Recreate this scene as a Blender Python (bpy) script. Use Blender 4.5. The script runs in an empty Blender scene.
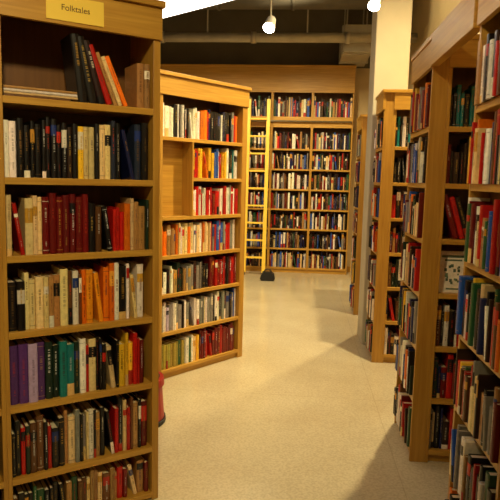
import bpy, math, random
from mathutils import Matrix, Vector
random.seed(7)
sc = bpy.context.scene
try:
    sc.view_settings.view_transform = 'Standard'
except Exception as e:
    print(e)

def lin(c):
    return tuple(((v/255)/12.92 if v/255 <= 0.04045 else ((v/255+0.055)/1.055)**2.4) for v in c)

# ---------------------------------------------------------------- materials
def newmat(name):
    m = bpy.data.materials.new(name); m.use_nodes = True
    return m, m.node_tree.nodes, m.node_tree.links, m.node_tree.nodes['Principled BSDF']

def simple(name, rgb, rough=0.6, metal=0.0, noise=0.0, nscale=8, emit=None, es=0):
    m, n, l, b = newmat(name)
    c = lin(rgb)
    b.inputs['Base Color'].default_value = (*c, 1)
    b.inputs['Roughness'].default_value = rough
    b.inputs['Metallic'].default_value = metal
    if noise > 0:
        tc = n.new('ShaderNodeTexCoord'); t = n.new('ShaderNodeTexNoise')
        t.inputs['Scale'].default_value = nscale; t.inputs['Detail'].default_value = 5
        r = n.new('ShaderNodeValToRGB')
        r.color_ramp.elements[0].position = 0.3; r.color_ramp.elements[1].position = 0.7
        r.color_ramp.elements[0].color = (*[v*(1-noise) for v in c], 1)
        r.color_ramp.elements[1].color = (*[min(1, v*(1+noise)) for v in c], 1)
        l.new(tc.outputs['Object'], t.inputs['Vector']); l.new(t.outputs['Fac'], r.inputs['Fac'])
        l.new(r.outputs['Color'], b.inputs['Base Color'])
    if emit:
        b.inputs['Emission Color'].default_value = (*lin(emit), 1)
        b.inputs['Emission Strength'].default_value = es
    return m

def wood(name, dark, light, scale):
    m, n, l, b = newmat(name)
    tc = n.new('ShaderNodeTexCoord'); mp = n.new('ShaderNodeMapping')
    mp.inputs['Scale'].default_value = scale
    t = n.new('ShaderNodeTexNoise'); t.inputs['Scale'].default_value = 2.2
    t.inputs['Detail'].default_value = 6; t.inputs['Distortion'].default_value = 0.6
    r = n.new('ShaderNodeValToRGB')
    r.color_ramp.elements[0].position = 0.3; r.color_ramp.elements[1].position = 0.72
    r.color_ramp.elements[0].color = (*lin(dark), 1); r.color_ramp.elements[1].color = (*lin(light), 1)
    l.new(tc.outputs['Object'], mp.inputs['Vector']); l.new(mp.outputs['Vector'], t.inputs['Vector'])
    l.new(t.outputs['Fac'], r.inputs['Fac']); l.new(r.outputs['Color'], b.inputs['Base Color'])
    bp = n.new('ShaderNodeBump'); bp.inputs['Strength'].default_value = 0.08
    l.new(t.outputs['Fac'], bp.inputs['Height']); l.new(bp.outputs['Normal'], b.inputs['Normal'])
    b.inputs['Roughness'].default_value = 0.4
    return m

WV = wood('oak_vertical', (164, 116, 40), (188, 142, 56), (22, 22, 1.2))
WH = wood('oak_horizontal', (170, 122, 40), (196, 150, 60), (1.2, 1.2, 26))
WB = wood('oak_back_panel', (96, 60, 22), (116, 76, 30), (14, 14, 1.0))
WL = wood('pale_ladder_wood', (236, 192, 60), (248, 212, 84), (20, 20, 1.2))

def bookmat():
    m, n, l, b = newmat('book_covers')
    a = n.new('ShaderNodeAttribute'); a.attribute_name = 'Col'
    tc = n.new('ShaderNodeTexCoord'); t = n.new('ShaderNodeTexNoise')
    t.inputs['Scale'].default_value = 60; t.inputs['Detail'].default_value = 3
    mr = n.new('ShaderNodeMapRange'); mr.inputs['To Min'].default_value = 0.7; mr.inputs['To Max'].default_value = 1.25
    mx = n.new('ShaderNodeMix'); mx.data_type = 'RGBA'; mx.blend_type = 'MULTIPLY'
    mx.inputs['Factor'].default_value = 1.0
    l.new(tc.outputs['Object'], t.inputs['Vector']); l.new(t.outputs['Fac'], mr.inputs['Value'])
    l.new(a.outputs['Color'], mx.inputs['A']); l.new(mr.outputs['Result'], mx.inputs['B'])
    l.new(mx.outputs['Result'], b.inputs['Base Color'])
    b.inputs['Roughness'].default_value = 0.33
    return m
BOOK = bookmat()

def floormat():
    m, n, l, b = newmat('speckled_terrazzo_floor')
    tc = n.new('ShaderNodeTexCoord')
    t = n.new('ShaderNodeTexNoise'); t.inputs['Scale'].default_value = 1.4; t.inputs['Detail'].default_value = 4
    t2 = n.new('ShaderNodeTexNoise'); t2.inputs['Scale'].default_value = 75; t2.inputs['Detail'].default_value = 3
    r = n.new('ShaderNodeValToRGB')
    r.color_ramp.elements[0].position = 0.3; r.color_ramp.elements[1].position = 0.75
    r.color_ramp.elements[0].color = (*lin((184, 168, 136)), 1); r.color_ramp.elements[1].color = (*lin((202, 188, 156)), 1)
    mr = n.new('ShaderNodeMapRange'); mr.inputs['From Min'].default_value = 0.32; mr.inputs['From Max'].default_value = 0.62
    mr.inputs['To Min'].default_value = 0.84; mr.inputs['To Max'].default_value = 1.06
    mx = n.new('ShaderNodeMix'); mx.data_type = 'RGBA'; mx.blend_type = 'MULTIPLY'; mx.inputs['Factor'].default_value = 1
    br = n.new('ShaderNodeTexBrick'); br.offset = 0.0
    br.inputs['Scale'].default_value = 1.0; br.inputs['Brick Width'].default_value = 1.8
    br.inputs['Row Height'].default_value = 1.8; br.inputs['Mortar Size'].default_value = 0.003
    br.inputs['Color1'].default_value = (1, 1, 1, 1); br.inputs['Color2'].default_value = (0.98, 0.98, 0.98, 1)
    br.inputs['Mortar'].default_value = (0.84, 0.83, 0.81, 1)
    mx2 = n.new('ShaderNodeMix'); mx2.data_type = 'RGBA'; mx2.blend_type = 'MULTIPLY'; mx2.inputs['Factor'].default_value = 1
    for q in (t, t2, br): l.new(tc.outputs['Object'], q.inputs['Vector'])
    l.new(t.outputs['Fac'], r.inputs['Fac']); l.new(t2.outputs['Fac'], mr.inputs['Value'])
    l.new(r.outputs['Color'], mx.inputs['A']); l.new(mr.outputs['Result'], mx.inputs['B'])
    l.new(mx.outputs['Result'], mx2.inputs['A']); l.new(br.outputs['Color'], mx2.inputs['B'])
    l.new(mx2.outputs['Result'], b.inputs['Base Color'])
    b.inputs['Roughness'].default_value = 0.2
    return m
FLOOR = floormat()
WALL = simple('beige_wall_paint', (196, 174, 132), 0.8, noise=0.05, nscale=3)
DWALL = simple('dark_upper_wall', (96, 88, 72), 0.9, noise=0.15, nscale=2)
CEIL = simple('dark_open_ceiling', (84, 78, 66), 0.95, noise=0.25, nscale=2)
DUCT = simple('grey_duct_metal', (160, 152, 134), 0.5, 0.2, noise=0.1)
DDUCT = simple('dark_duct', (78, 74, 68), 0.6, 0.3, noise=0.1)
COLM = simple('column_plaster', (186, 176, 150), 0.75, noise=0.05, nscale=5)
BLACK = simple('black_plastic', (16, 14, 14), 0.5)
WHITE = simple('white_enamel', (230, 226, 214), 0.4)
STEEL = simple('steel', (170, 165, 155), 0.3, 0.9)
RED = simple('red_plastic', (150, 20, 14), 0.4)
YEL = simple('yellow_card', (240, 204, 76), 0.6)
INK = simple('sign_ink', (90, 55, 25), 0.7)
BULB = simple('lamp_glow', (255, 240, 210), 0.5, emit=(255, 240, 214), es=45)
PANEL = simple('light_panel_diffuser', (255, 250, 238), 0.6, emit=(255, 248, 236), es=3.0)

# ---------------------------------------------------------------- mesh builder
class MB:
    def __init__(s): s.v = []; s.f = []; s.m = []; s.c = []
    def box(s, T, x0, x1, y0, y1, z0, z1, mi=0, col=None):
        o = len(s.v)
        for x in (x0, x1):
            for y in (y0, y1):
                for z in (z0, z1): s.v.append(T @ Vector((x, y, z)))
        for q in ((0,1,3,2),(4,6,7,5),(0,4,5,1),(2,3,7,6),(0,2,6,4),(1,5,7,3)):
            s.f.append([o+i for i in q]); s.m.append(mi); s.c.append(col)
    def cyl(s, p0, p1, r0, r1=None, n=16, mi=0):
        r1 = r0 if r1 is None else r1
        p0 = Vector(p0); p1 = Vector(p1); d = (p1-p0).normalized()
        a = d.orthogonal().normalized(); b = d.cross(a); o = len(s.v)
        for p, r in ((p0, r0), (p1, r1)):
            for i in range(n):
                t = 2*math.pi*i/n; s.v.append(p+a*r*math.cos(t)+b*r*math.sin(t))
        for i in range(n):
            s.f.append([o+i, o+(i+1) % n, o+n+(i+1) % n, o+n+i]); s.m.append(mi); s.c.append(None)
        s.f.append([o+i for i in range(n)][::-1]); s.m.append(mi); s.c.append(None)
        s.f.append([o+n+i for i in range(n)]); s.m.append(mi); s.c.append(None)
    def prism(s, T, prof, z0, z1, mi=0, col=None):
        o = len(s.v); n = len(prof)
        for z in (z0, z1):
            for (x, y) in prof: s.v.append(T @ Vector((x, y, z)))
        for i in range(n):
            s.f.append([o+i, o+(i+1) % n, o+n+(i+1) % n, o+n+i]); s.m.append(mi); s.c.append(col)
        s.f.append([o+i for i in range(n)][::-1]); s.m.append(mi); s.c.append(col)
        s.f.append([o+n+i for i in range(n)]); s.m.append(mi); s.c.append(col)
    def quad(s, pts, mi=0, col=None):
        o = len(s.v); s.v += pts; s.f.append([o, o+1, o+2, o+3]); s.m.append(mi); s.c.append(col)
    def obj(s, name, mats, M=None, bevel=0, parent=None, smooth=False):
        me = bpy.data.meshes.new(name); me.from_pydata([tuple(v) for v in s.v], [], s.f)
        for m in mats: me.materials.append(m)
        me.polygons.foreach_set('material_index', s.m)
        if any(c is not None for c in s.c):
            at = me.color_attributes.new('Col', 'FLOAT_COLOR', 'CORNER')
            buf = []
            for p in me.polygons:
                c = s.c[p.index] or (0.5, 0.5, 0.5)
                for _ in range(p.loop_total): buf += [c[0], c[1], c[2], 1]
            at.data.foreach_set('color', buf)
        me.update()
        ob = bpy.data.objects.new(name, me); sc.collection.objects.link(ob)
        if M is not None: ob.matrix_world = M
        if parent: ob.parent = parent
        if bevel:
            b = ob.modifiers.new('bevel', 'BEVEL'); b.width = bevel; b.segments = 2; b.limit_method = 'ANGLE'
        if smooth:
            for p in me.polygons: p.use_smooth = len(p.vertices) == 4
        return ob
I4 = Matrix.Identity(4)

# ---------------------------------------------------------------- books
PAGE = lin((226, 208, 168))
def jit(c, a=0.24):
    k = 1+random.uniform(-a, a)
    return tuple(max(0.002, min(1, v*k*(1+random.uniform(-0.07, 0.07)))) for v in c)

def book(B, T, x, y, z, t, h, d, rgb, lean=0.0, detail=1):
    """upright book, spine at local y, lean = rotation in the x/z plane (rad, + leans right)"""
    L = T @ Matrix.Translation((x, y, z)) @ Matrix.Rotation(lean, 4, 'Y')
    c = jit(lin(rgb)); r = min(0.006, t*0.25); k = min(0.0025, t*0.12)
    prof = [(0, d), (0, r), (0.15*t, 0.3*r), (0.5*t, 0), (0.85*t, 0.3*r), (t, r), (t, d), (t-k, d), (t-k, r+k), (k, r+k), (k, d)]
    B.prism(L, prof, 0, h, 0, c)
    B.box(L, k, t-k, r+k, d-0.005, 0.003, h-0.004, 0, jit(PAGE, 0.08))
    if detail == 0: return
    lum = 0.3*c[0]+0.6*c[1]+0.1*c[2]
    if lum < 0.12: ink = random.choice([(235, 225, 200), (220, 180, 90), (240, 240, 235), (200, 150, 60), (150, 110, 60), (190, 60, 40)])
    else: ink = random.choice([(30, 22, 20), (60, 20, 15), (20, 30, 70), (120, 20, 15), (120, 70, 40)])
    ink = lin(ink); mxf = random.uniform(0.35, 0.8)
    ink = tuple(ink[i]*mxf+c[i]*(1-mxf) for i in range(3))
    pts = [(0.0, r), (0.15*t, 0.3*r), (0.5*t, 0), (0.85*t, 0.3*r), (t, r)]
    def band(w0, w1, col):
        e = 0.0006
        for i in range(4):
            (a, b), (a2, b2) = pts[i], pts[i+1]
            B.quad([L @ Vector((a, b-e, w0*h)), L @ Vector((a2, b2-e, w0*h)), L @ Vector((a2, b2-e, w1*h)), L @ Vector((a, b-e, w1*h))], 0, col)
    q = random.random()
    if q < 0.25: band(random.uniform(0.55, 0.75), random.uniform(0.8, 0.93), jit(lin(random.choice([(190, 40, 25), (20, 20, 22), (235, 225, 200), (30, 50, 110), (210, 150, 50)]))))
    elif q < 0.42: band(0.0, random.uniform(0.1, 0.35), jit(lin(random.choice([(230, 220, 200), (20, 20, 22), (170, 40, 25), (220, 180, 110)]))))
    elif q < 0.6: band(0.06, 0.07, ink); band(0.92, 0.93, ink)
    # title lettering running along the spine
    def letters(u0, u1, w, top):
        while w < top:
            ln = random.choice([0.008, 0.012, 0.016])
            B.quad([L @ Vector((u0*t, -0.001, w*h)), L @ Vector((u1*t, -0.001, w*h)),
                    L @ Vector((u1*t, -0.001, min(w+ln, top)*h)), L @ Vector((u0*t, -0.001, min(w+ln, top)*h))], 0, ink)
            w += ln+random.choice([0.008, 0.01, 0.01, 0.03])
    a0 = random.uniform(0.3, 0.4); a1 = random.uniform(0.55, 0.68)
    w0 = random.uniform(0.3, 0.6)
    letters(a0, a1, w0, random.uniform(0.72, 0.9))
    if random.random() < 0.6: letters(0.4, 0.58, random.uniform(0.12, 0.16), random.uniform(0.2, 0.28))

def faceout(B, T, x, y, z, w, h, rgb, rgb2):
    """book displayed cover-forward, leaning back a little"""
    L = T @ Matrix.Translation((x, y, z)) @ Matrix.Rotation(math.radians(-9), 4, 'X')
    B.box(L, 0, w, 0, 0.003, 0, h, 0, lin(rgb))
    B.box(L, 0.003, w-0.003, 0.003, 0.020, 0.003, h-0.003, 0, PAGE)
    B.box(L, 0, w, 0.020, 0.023, 0, h, 0, lin(rgb))
    B.box(L, 0, 0.003, 0.0, 0.023, 0, h, 0, lin(rgb))
    c2 = lin(rgb2); e = -0.0006
    def q(a, b, c, d, col): B.quad([L @ Vector((a*w, e, c*h)), L @ Vector((b*w, e, c*h)), L @ Vector((b*w, e, d*h)), L @ Vector((a*w, e, d*h))], 0, col)
    q(0.1, 0.9, 0.84, 0.9, c2); q(0.2, 0.8, 0.76, 0.8, c2); q(0.25, 0.75, 0.07, 0.11, c2)
    for i in range(22):
        a = random.uniform(0.15, 0.75); b = random.uniform(0.2, 0.62); s_ = random.uniform(0.03, 0.1)
        e = -0.0007-0.0001*i
        q(a, a+s_, b, b+s_*0.8, jit(c2, 0.5))

K=(20,17,16); W_=(232,224,206); CR=(222,194,134); Y=(240,184,40); O=(232,112,16); R=(180,24,16); DR=(104,14,12)
N=(18,28,74); BL=(34,78,160); G=(36,80,46); DG=(20,40,28); BR=(96,58,28); T_=(170,126,70); GR=(136,130,120); LV=(184,162,198); PU=(92,54,120); TE=(24,116,116); DB=(44,26,18)
MIX=[K,K,K,K,W_,CR,R,DR,N,BL,G,BR,T_,GR,O,DB,DB,DB,W_,DG,R,GR,Y]
DARK=[K,K,DB,DR,N,BR,DG,K,GR,R,W_]
FAR=[K,K,DB,DB,W_,W_,R,DR,GR,T_,CR,BL,N,BR,K,G]

def row(B, T, x0, x1, z, maxh, y, segs, depth=0.16, tmul=1.0, detail=1, density=1.0):
    x = x0; L = x1-x0; si = 0
    while True:
        f = (x-x0)/L
        while si < len(segs)-1 and f > segs[si][0]: si += 1
        s = segs[si]; cols = s[1]
        hr = s[2] if len(s) > 2 else (0.62, 0.98)
        tr = s[3] if len(s) > 3 else (0.011, 0.038)
        if not cols:
            x += 0.02
            if x >= x1: break
            continue
        t = random.uniform(*tr)*tmul
        if x+t > x1: break
        h = maxh*random.uniform(*hr)
        d = depth*random.uniform(0.85, 1.05)
        book(B, T, x, y+random.uniform(0, 0.018), z+0.0005, t, h, d, random.choice(cols), 0, detail)
        x += t+random.uniform(0.0004, 0.0018)
        if random.random() < 0.035/density:
            a = random.uniform(0.1, 0.22); t2 = random.uniform(0.014, 0.026)*tmul; h2 = maxh*random.uniform(0.7, 0.82)
            if x+h2*math.sin(a)+t2*1.2 < x1:
                book(B, T, x+h2*math.sin(a)+0.001, y+0.005, z+0.0005, t2, h2, d, random.choice(cols), -a, detail)
                x += h2*math.sin(a)+t2/math.cos(a)+0.002

# ---------------------------------------------------------------- shelving
def bay(F, T, W, H, D, zs, sl=0.02, sr=0.02, fascia=0.14, th=0.022, cap=True, start={}):
    F.box(T, 0, sl, 0, D, 0, H-0.0, 0)
    F.box(T, W-sr, W, 0, D, 0, H-0.0, 0)
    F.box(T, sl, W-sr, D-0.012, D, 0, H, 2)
    for i, z in enumerate(zs):
        xs = start.get(i, sl)
        F.box(T, xs, W-sr, 0.012, D-0.012, z-th, z, 1)
        F.box(T, xs, W-sr, 0.0, 0.014, z-th-0.006, z+0.001, 1)
    if zs[0]-th > 0.01: F.box(T, sl, W-sr, 0.022, 0.04, 0, zs[0]-th, 1)
    F.box(T, -0.004, W+0.004, -0.012, 0.01, H-fascia, H, 1)
    F.box(T, 0.01, W-0.01, 0.008, D, H-0.03, H-0.008, 1)
    if cap: F.box(T, -0.012, W+0.012, -0.03, D, H, H+0.028, 1)

ZS = [0.075+0.306*k for k in range(7)]
ZL = [0.04]+[1.912-0.3265*k for k in range(5, -1, -1)]
H = 2.36

def frame(origin, ang):
    return Matrix.Translation(origin) @ Matrix.Rotation(ang, 4, 'Z')

def add_case(name, origin, ang, build):
    F = MB(); B = MB(); build(F, B)
    M = frame(origin, ang)
    o = F.obj(name, [WV, WH, WB], M, bevel=0.002)
    b = B.obj('shelved_books', [BOOK], M)
    return o, b

# --- left foreground case ---
A1 = math.atan2(0.40, 0.52)
def b1(F, B):
    W = 0.70
    rows = {
     5: [(0.07,[W_],(0.8,0.85),(0.02,0.03)),(0.46,[K,K,K,DB],(0.76,0.9),(0.018,0.03)),(0.56,[CR,Y,K],(0.78,0.85),(0.02,0.03)),(0.68,[CR,K,CR],(0.78,0.88),(0.02,0.03)),(1,[N,N,K,N,(34,40,60)],(0.84,0.95))],
     4: [(0.1,[W_,R,CR],(0.8,0.92)),(0.2,[CR,W_],(0.8,0.9)),(0.52,[DR,DR,(90,14,14),DR],(0.84,0.93),(0.026,0.036)),(0.62,[K,BR,O],(0.7,0.85)),(0.82,[BR,R,DB,O],(0.6,0.88)),(1,[G,T_,DG,BR,CR],(0.7,0.9))],
     3: [(0.09,[R,DR,K],(0.7,0.8)),(0.36,[CR,T_,CR,BR],(0.74,0.9)),(0.48,[W_,T_,BR],(0.8,0.9)),(0.7,[O,(236,150,26),O,O],(0.86,0.95),(0.022,0.034)),(1,[K,W_,DB,GR,K,CR],(0.76,0.95))],
     2: [(0.18,[LV,LV,PU,LV],(0.88,0.95),(0.034,0.044)),(0.48,[DG,K,TE,DG,W_,DG],(0.75,0.95),(0.02,0.036)),(0.7,[K,CR,K,R,CR],(0.76,0.92)),(0.84,[DR,R,Y,K],(0.7,0.9)),(1,[O,R,CR,DR],(0.75,0.95))],
     1: [(0.3,[K,BR,K,R,DG],(0.64,0.9)),(0.6,[CR,GR,W_,DR,T_,K],(0.75,0.92)),(1,[K,R,CR,BR,K,T_,DR],(0.68,0.95))],
     0: [(0.5,[BR,T_,K,G,BR,K],(0.66,0.85)),(1,[R,CR,T_,K,BR,DR],(0.66,0.9))],
    }
    for bi in range(2):
        T = Matrix.Translation((-W*bi-W, 0, 0))
        bay(F, T, W, H, 0.30, ZL, sl=0.018, sr=0.034 if bi == 0 else 0.018)
        xr = W-0.036 if bi == 0 else W-0.02
        for k in range(6):
            row(B, T, 0.024, xr, ZL[k], 0.285 if k else 0.2, 0.018, rows[k] if bi == 0 else [(1, MIX)], depth=0.15, tmul=0.92)
        z = ZL[6]
        if bi == 0:
            zz = z
            for (c, w) in ((BR, 0.27), (CR, 0.30), (W_, 0.31), (T_, 0.30)):
                t = random.uniform(0.009, 0.014)
                L = T @ Matrix.Translation((0.028, 0.03, zz+t+0.0005)) @ Matrix.Rotation(math.radians(90), 4, 'Y')
                book(B, L, 0, 0, 0, t, w, 0.2, c, 0, 0); zz += t+0.001
            xx = 0.33
            for (c, t, h, a) in ((K,0.04,0.285,-0.12),(K,0.036,0.28,-0.2),((40,20,18),0.032,0.27,-0.26),(R,0.026,0.26,-0.34),(T_,0.016,0.235,-0.36),(CR,0.018,0.22,-0.38),(O,0.02,0.225,-0.40)):
                book(B, T, xx, 0.02, z+0.001, t, h, 0.16, c, a, 1); xx += t/math.cos(a)*1.03+0.004
            book(B, T, 0.596, 0.02, z, 0.034, 0.2, 0.16, T_, 0, 1)
            book(B, T, 0.632, 0.02, z, 0.026, 0.2, 0.16, T_, 0, 1)
        else:
            row(B, T, 0.02, W-0.03, z, 0.25, 0.03, [(1, DARK)])
c1, _ = add_case('bookcase', (-0.666, 2.70, 0), A1, b1)

# sign on fascia
S = MB(); S.box(I4, -0.12, 0.12, -0.003, 0, -0.05, 0.05, 0)
sg = S.obj('shelf_sign', [YEL], frame((-0.666, 2.70, 0), A1) @ Matrix.Translation((-0.39, -0.0125, H-0.075)))
tx = bpy.data.curves.new('sign_lettering', 'FONT'); tx.body = 'Folktales'; tx.size = 0.034
tx.align_x = 'CENTER'; tx.align_y = 'CENTER'; tx.extrude = 0.0004
to = bpy.data.objects.new('sign_lettering', tx); sc.collection.objects.link(to); tx.materials.append(INK)
to.parent = sg; to.location = (0, -0.0042, 0.002); to.rotation_euler = (math.radians(90), 0, 0)

# --- left middle case ---
A2 = math.radians(53)
def b2(F, B):
    W = 0.96
    rows = {
     6: [(0.45,[W_,W_,K,GR,K],(0.8,0.95)),(0.55,[O,R,W_],(0.8,0.9)),(0.9,[K,W_,K,GR,N,K],(0.8,0.95)),(1,[R,O,R],(0.8,0.95))],
     5: [(0.36,[]),(0.6,[O,Y,R,O,Y],(0.8,0.95)),(0.8,[R,W_,BL,Y],(0.75,0.9)),(1,[W_,BL,TE,K],(0.8,0.95))],
     4: [(0.36,[]),(0.7,[W_,R,W_,DR],(0.6,0.88)),(1,[W_,BL,R,GR],(0.8,0.95))],
     3: [(0.2,[O,CR,T_],(0.7,0.9)),(0.6,[W_,CR,GR,O,CR],(0.8,0.95)),(1,[W_,GR,BL,R,CR,BL],(0.8,0.97))],
     2: [(0.3,[K,T_,W_,DG],(0.6,0.9)),(0.6,[GR,GR,K,DB],(0.7,0.9)),(1,[DR,R,DR,K],(0.8,0.98))],
     1: [(0.3,[K,GR,LV,W_],(0.7,0.9)),(0.6,[W_,GR,GR,CR],(0.75,0.9)),(1,[K,K,GR,W_,BL],(0.8,0.95))],
     0: [(0.3,[(150,140,50),G,(170,150,60)],(0.7,0.8)),(0.5,[Y,CR,G,W_],(0.75,0.85)),(1,[DR,DR,R,DR],(0.78,0.95))],
    }
    for bi in range(2):
        T = Matrix.Translation((-W*bi-W, 0, 0))
        bay(F, T, W, H, 0.30, ZS, sl=0.02, sr=0.06 if bi == 0 else 0.02, start={5: 0.336} if bi == 0 else {})
        for k in range(7):
            row(B, T, 0.024, W-0.066, ZS[k], 0.27, 0.02, rows[k] if bi == 0 else [(1, MIX)], depth=0.15, density=2)
        if bi == 0:  # empty display niche two shelves tall
            F.box(T, 0.02, 0.32, 0.12, 0.135, ZS[4], ZS[6]-0.022, 1)
            F.box(T, 0.32, 0.336, -0.002, 0.28, ZS[4], ZS[6]-0.024, 0)
add_case('bookcase', (-0.49, 5.12, 0), A2, b2)

# --- far wall case (tall, with ladder) ---
ZF = [0.09+0.342*k for k in range(7)]+[2.68]
def b3(F, B):
    W = 0.685
    for i in range(6):
        T = Matrix.Translation((-W*i-W, 0, 0))
        bay(F, T, W, 3.5, 0.32, ZF, fascia=0.42)
        F.box(T, 0.02, W-0.02, -0.004, 0.02, 2.50, 2.672, 1)     # header rail
        for k in range(8):
            mh = 0.30 if k < 7 else 0.36
            row(B, T, 0.022, W-0.024, ZF[k], mh, 0.03, [(1, FAR, (0.68, 0.98))], depth=0.16, detail=0 if i > 2 else 1)
add_case('bookcase', (0.82, 10.08, 0), 0.0, b3)

# --- right hand double sided cases with end caps ---
def rcase(near, far, x0=0.675, length=0.98, det=1, special=False):
    wid = far-near; ec = 0.085
    def bb(F, B):
        # local origin = near aisle corner, +x away from aisle, +y away from camera
        Te = Matrix.Translation((0, wid, 0)) @ Matrix.Rotation(math.radians(-90), 4, 'Z')
        bay(F, Te, wid, H, ec, ZS, sl=0.022, sr=0.022, cap=False)
        for k in range(7):
            row(B, Te, 0.026, wid-0.026, ZS[k], 0.265, -0.025, [(0.5, MIX+[W_, CR]), (1, MIX+[CR, R])], depth=0.085, density=1, detail=det)
        Ll = (length-ec)/2
        for j in range(2):
            Tn = Matrix.Translation((ec+j*Ll, 0, 0))
            bay(F, Tn, Ll, H, wid/2, ZS, sl=0.02, sr=0.02, cap=False)
            for k in range(7):
                if special and j == 0 and k == 3:
                    faceout(B, Tn, 0.03, 0.05, ZS[k]+0.001, 0.16, 0.235, W_, (90, 110, 90))
                    faceout(B, Tn, 0.215, 0.05, ZS[k]+0.001, 0.15, 0.22, (222, 206, 180), (150, 40, 30)); continue
                if special and j == 0 and k == 4:
                    xx = 0.085
                    for (c, t, h, a) in ((DR, 0.03, 0.25, -0.3), (R, 0.028, 0.24, -0.3), (K, 0.03, 0.24, -0.32)):
                        book(B, Tn, xx, 0.02, ZS[k]+0.001, t, h, 0.17, c, a, 1); xx += t/math.cos(a)*1.04+0.003
                    row(B, Tn, 0.21, Ll-0.022, ZS[k], 0.265, 0.02, [(1, DARK)], depth=0.17); continue
                p = [TE, K, TE, W_, K] if k == 6 else ([DB, K, K, DR] if k == 5 else ([R, DR, W_, K] if k == 4 else DARK+[T_, CR]))
                row(B, Tn, 0.024, Ll-0.022, ZS[k], 0.265, 0.02, [(1, p)], depth=0.17, detail=det)
            Tb = Matrix.Translation((ec+(j+1)*Ll, wid, 0)) @ Matrix.Rotation(math.pi, 4, 'Z')
            bay(F, Tb, Ll, H, wid/2, ZS, cap=False)
            for k in range(7):
                row(B, Tb, 0.022, Ll-0.022, ZS[k], 0.265, 0.02, [(1, MIX)], depth=0.17, detail=0)
        F.box(I4, -0.02, length, -0.02, wid+0.02, H, H+0.028, 1)
    add_case('bookcase', (x0, near, 0), 0.0, bb)
rcase(1.86, 2.44)
rcase(3.27, 3.83, special=True)
rcase(5.13, 5.60)
rcase(7.00, 7.50)

# ---------------------------------------------------------------- room
def slab(name, x0, x1, y0, y1, z0, z1, mat, bevel=0):
    m = MB(); c = Vector(((x0+x1)/2, (y0+y1)/2, (z0+z1)/2))
    m.box(I4, x0-c.x, x1-c.x, y0-c.y, y1-c.y, z0-c.z, z1-c.z)
    return m.obj(name, [mat], Matrix.Translation(c), bevel)
XR = 1.68; YF = 10.42; ZC = 4.7
slab('floor', -4.2, XR+0.1, -2.1, YF+0.1, -0.1, 0, FLOOR)
slab('ceiling', -4.2, XR+0.1, -2.1, YF+0.1, ZC, ZC+0.1, CEIL)
slab('wall_right', XR, XR+0.1, -2, YF, 0, ZC, WALL)
slab('wall_left', -4.2, -4.1, -2, YF, 0, ZC, WALL)
slab('wall_near', -4.1, XR, -2.1, -2, 0, ZC, WALL)
slab('wall_far', -4.1, XR, YF, YF+0.1, 0, 3.55, WALL)
slab('wall_far_upper', -4.1, XR, YF-0.02, YF+0.1, 3.55, ZC, DWALL)
slab('baseboard_far', 0.86, XR-0.02, YF-0.02, YF, 0, 0.1, WV)
slab('baseboard_right', XR-0.015, XR, 7.52, YF-0.03, 0, 0.1, WV)
slab('structural_column', 0.64, 0.96, 5.70, 6.12, 0, ZC, COLM, 0.01)
slab('trim_1', 0.655, 0.70, 2.465, 3.245, H-0.14, H+0.03, WH, 0.003)

# ducts and pipes
D = MB(); D.cyl((-4.05, 9.0, 3.72), (1.6, 9.0, 3.72), 0.07, n=20, mi=0)
for x in (-3, -1.5, 0, 1.2): D.cyl((x, 9.0, 3.78), (x, 9.0, ZC), 0.012, n=8, mi=0)
for x in (-2.2, -0.8, 0.6): D.cyl((x-0.04, 9.0, 3.72), (x+0.04, 9.0, 3.72), 0.085, n=20, mi=0)
D.obj('ceiling_pipe', [DUCT], smooth=True)
D = MB(); D.cyl((-4.05, 8.1, 4.15), (1.0, 8.1, 4.15), 0.27, n=28)
for x in (-3.2, -2.2, -1.2, -0.2, 0.8): D.cyl((x-0.02, 8.1, 4.15), (x+0.02, 8.1, 4.15), 0.285, n=28)
for x in (-2.7, -0.7, 0.5): D.cyl((x, 8.1, 4.4), (x, 8.1, ZC), 0.015, n=8)
D.obj('ventilation_duct', [DDUCT], smooth=True)
D = MB(); D.box(I4, 0.55, 0.98, 9.15, 10.3, 3.55, 3.95, 0)
for y in (9.3, 9.9):
    D.box(I4, 0.53, 1.0, y-0.03, y+0.03, 3.53, 3.97, 0)
    D.cyl((0.6, y, 3.96), (0.6, y, ZC), 0.012, n=8); D.cyl((0.9, y, 3.96), (0.9, y, ZC), 0.012, n=8)
D.obj('rectangular_duct', [DUCT], bevel=0.004)

# light panel (suspended)
P = MB(); P.prism(I4, [(-1.45, 5.85), (-3.6, 5.6), (-3.2, 3.4), (-0.9, 3.7), (-0.48, 5.12)], 3.15, 3.21, 0)
P.prism(I4, [(-1.46, 5.88), (-3.63, 5.63), (-3.23, 3.37), (-0.88, 3.67), (-0.45, 5.13)], 3.212, 3.25, 1)
for p in ((-1.4, 5.6), (-3.3, 5.3), (-3.0, 3.6), (-1.1, 3.9)): P.cyl((p[0], p[1], 3.25), (p[0], p[1], ZC), 0.01, n=8, mi=1)
P.obj('suspended_light_panel', [PANEL, WHITE])

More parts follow.
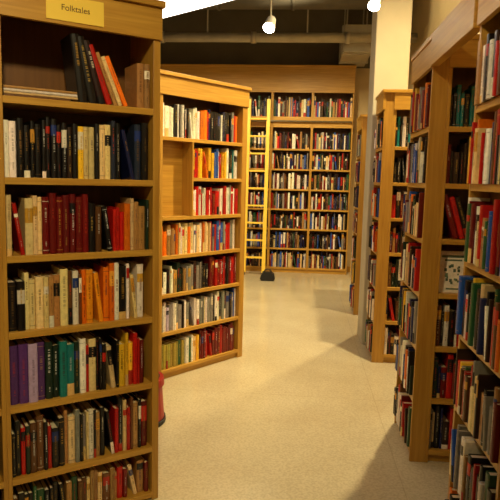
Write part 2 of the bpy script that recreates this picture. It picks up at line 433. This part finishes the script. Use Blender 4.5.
# ladder
Ld = MB()
y0, y1 = 9.66, 9.98; zt = 2.95
def ly(z): return y0+(y1-y0)*z/zt
for x in (-0.93, -0.60):
    o = len(Ld.v)
    for z in (0.05, zt):
        yy = ly(z)
        for dx, dy in ((-0.03, -0.035), (0.03, -0.035), (0.03, 0.035), (-0.03, 0.035)): Ld.v.append(Vector((x+dx, yy+dy, z)))
    for i in range(4): Ld.f.append([o+i, o+(i+1) % 4, o+4+(i+1) % 4, o+4+i]); Ld.m.append(0); Ld.c.append(None)
    Ld.f.append([o+3, o+2, o+1, o]); Ld.m.append(0); Ld.c.append(None)
    Ld.f.append([o+4, o+5, o+6, o+7]); Ld.m.append(0); Ld.c.append(None)
    Ld.cyl((x-0.012, y0, 0.045), (x+0.012, y0, 0.045), 0.045, n=16, mi=1)
    Ld.cyl((x, ly(2.6), 2.6), (x, 10.02, 2.6), 0.012, n=10, mi=2)
z = 0.3
while z < 2.9:
    Ld.box(I4, -0.905, -0.625, ly(z)-0.035, ly(z)+0.035, z-0.014, z+0.014, 0); z += 0.29
Ld.obj('rolling_library_ladder', [WL, BLACK, STEEL], bevel=0.003)
Rl = MB(); Rl.cyl((-3.2, 10.035, 2.6), (0.8, 10.035, 2.6), 0.014, n=12)
for x in (-3, -2, -1.2, -0.2, 0.7): Rl.cyl((x, 10.035, 2.6), (x, 10.075, 2.6), 0.01, n=8)
Rl.obj('ladder_rail', [STEEL], smooth=True)

# black bag on floor by the ladder
Bg = MB()
Bg.prism(Matrix.Translation((-0.5, 9.2, 0.0)) @ Matrix.Rotation(math.radians(90), 4, 'X'),
         [(-0.10, 0.002), (0.10, 0.002), (0.12, 0.04), (0.10, 0.11), (0.05, 0.14), (-0.05, 0.14), (-0.10, 0.10), (-0.12, 0.04)], -0.07, 0.07)
for yy in (9.15, 9.25):
    pr = None
    for i in range(9):
        a = math.pi*i/8; p = (-0.5+0.06*math.cos(a), yy, 0.135+0.045*math.sin(a))
        if pr: Bg.cyl(pr, p, 0.007, n=8)
        pr = p
Bg.obj('black_handbag', [BLACK], bevel=0.01)

# red kick stool just peeking out behind the near left case
Ks = MB(); c0 = (-1.045, 3.60)
Ks.cyl((*c0, 0.03), (*c0, 0.25), 0.19, 0.175, n=32)
Ks.cyl((*c0, 0.25), (*c0, 0.30), 0.19, 0.185, n=32)
Ks.cyl((*c0, 0.0), (*c0, 0.03), 0.2, 0.2, n=32, mi=1)
Ks.cyl((*c0, 0.30), (*c0, 0.306), 0.16, 0.16, n=32, mi=1)
Ks.obj('step_stool', [RED, BLACK], bevel=0.004, smooth=False)

# ---------------------------------------------------------------- lamps
WARM = (1.0, 0.81, 0.43)
def lamp(x, y, z, tx_, ty_, energy, angle=130, size=0.06, color=WARM, ztop=ZC, tz=0, r=1.0):
    m = MB()
    d = Vector((tx_-x, ty_-y, tz-z)).normalized(); p = Vector((x, y, z))
    m.cyl(p-d*0.10*r, p+d*0.03*r, 0.04*r, 0.055*r, n=20, mi=0)
    m.cyl(p-d*0.13*r, p-d*0.10*r, 0.02*r, 0.04*r, n=20, mi=0)
    m.cyl(p+d*0.031*r, p+d*0.036*r, 0.05*r, 0.05*r, n=20, mi=1)
    m.cyl(p-d*0.06*r, (x, y, ztop), 0.009, n=8, mi=0)
    o = m.obj('track_or_fill_spotlight', [WHITE, BULB], smooth=False)  # one name for track heads and for added, unseen fill heads
    l = bpy.data.lights.new('spot_beam', 'SPOT'); l.energy = energy; l.color = color
    l.spot_size = math.radians(angle); l.spot_blend = 0.9; l.shadow_soft_size = size
    lo = bpy.data.objects.new('spot_beam', l); sc.collection.objects.link(lo)
    lo.location = p+d*0.07*r; lo.rotation_euler = d.to_track_quat('-Z', 'Y').to_euler(); lo.parent = o
# aisle
lamp(-0.44, 7.0, 3.38, -0.9, 4.6, 60, 90, 0.08, r=1.3, tz=0.8)
lamp(-0.1, 0.0, 3.4, -1.1, 2.4, 260, 62, 0.12, tz=1.3)
lamp(0.0, 2.9, 3.8, -0.85, 4.75, 170, 60, 0.12, tz=1.2)
lamp(-0.1, 7.2, 4.25, 0.0, 10.0, 420, 110, 0.12, tz=0.5)  # added head kept out of view, brightens the far aisle
lamp(-1.6, 7.2, 4.25, -1.2, 10.0, 240, 110, 0.12, tz=0.5)  # second unseen head, added to lift the far bookcase and floor
# over right hand bays
TZ = ZC-0.032
lamp(0.98, 4.65, 4.2, 0.3, 3.7, 600, 140, 0.03, ztop=TZ)
lamp(0.98, 6.75, 4.2, 0.4, 6.3, 420, 140, 0.03, ztop=TZ)
# head lighting the near right case from the aisle
lamp(-0.9, 1.0, 3.4, 0.7, 2.6, 120, 50, 0.1, tz=1.7)
# accent head by the column
lamp(0.58, 5.4, 3.16, 0.0, 3.6, 14, 80, 0.06, tz=1.2, r=1.0)
# added heads out of view, only there to brighten the right wall
lamp(0.3, 4.4, 4.2, 1.68, 5.2, 70, 90, 0.1, tz=3.6)
lamp(0.3, 2.4, 4.2, 1.68, 3.8, 45, 90, 0.1, tz=3.6)
lamp(0.35, 7.2, 4.3, 1.68, 7.8, 70, 110, 0.1, tz=3.6)
Tk = MB()
Tk.box(I4, 0.96, 1.0, 2.0, 8.0, ZC-0.03, ZC-0.002); Tk.obj('lighting_track', [WHITE])
w = bpy.data.worlds.new('World'); sc.world = w; w.use_nodes = True
w.node_tree.nodes['Background'].inputs[0].default_value = (1, 0.8, 0.55, 1)
w.node_tree.nodes['Background'].inputs[1].default_value = 0.02

# ---------------------------------------------------------------- camera
cam = bpy.data.cameras.new('camera'); co = bpy.data.objects.new('camera', cam); sc.collection.objects.link(co)
cam.lens = 41.8; cam.sensor_width = 36; cam.clip_start = 0.05
co.matrix_world = Matrix.Translation((0, 0, 1.6)) @ Matrix.Rotation(math.radians(4.93), 4, 'Z') @ Matrix.Rotation(math.radians(90-6.9), 4, 'X') @ Matrix.Rotation(math.radians(1.4), 4, 'Z')
sc.camera = co
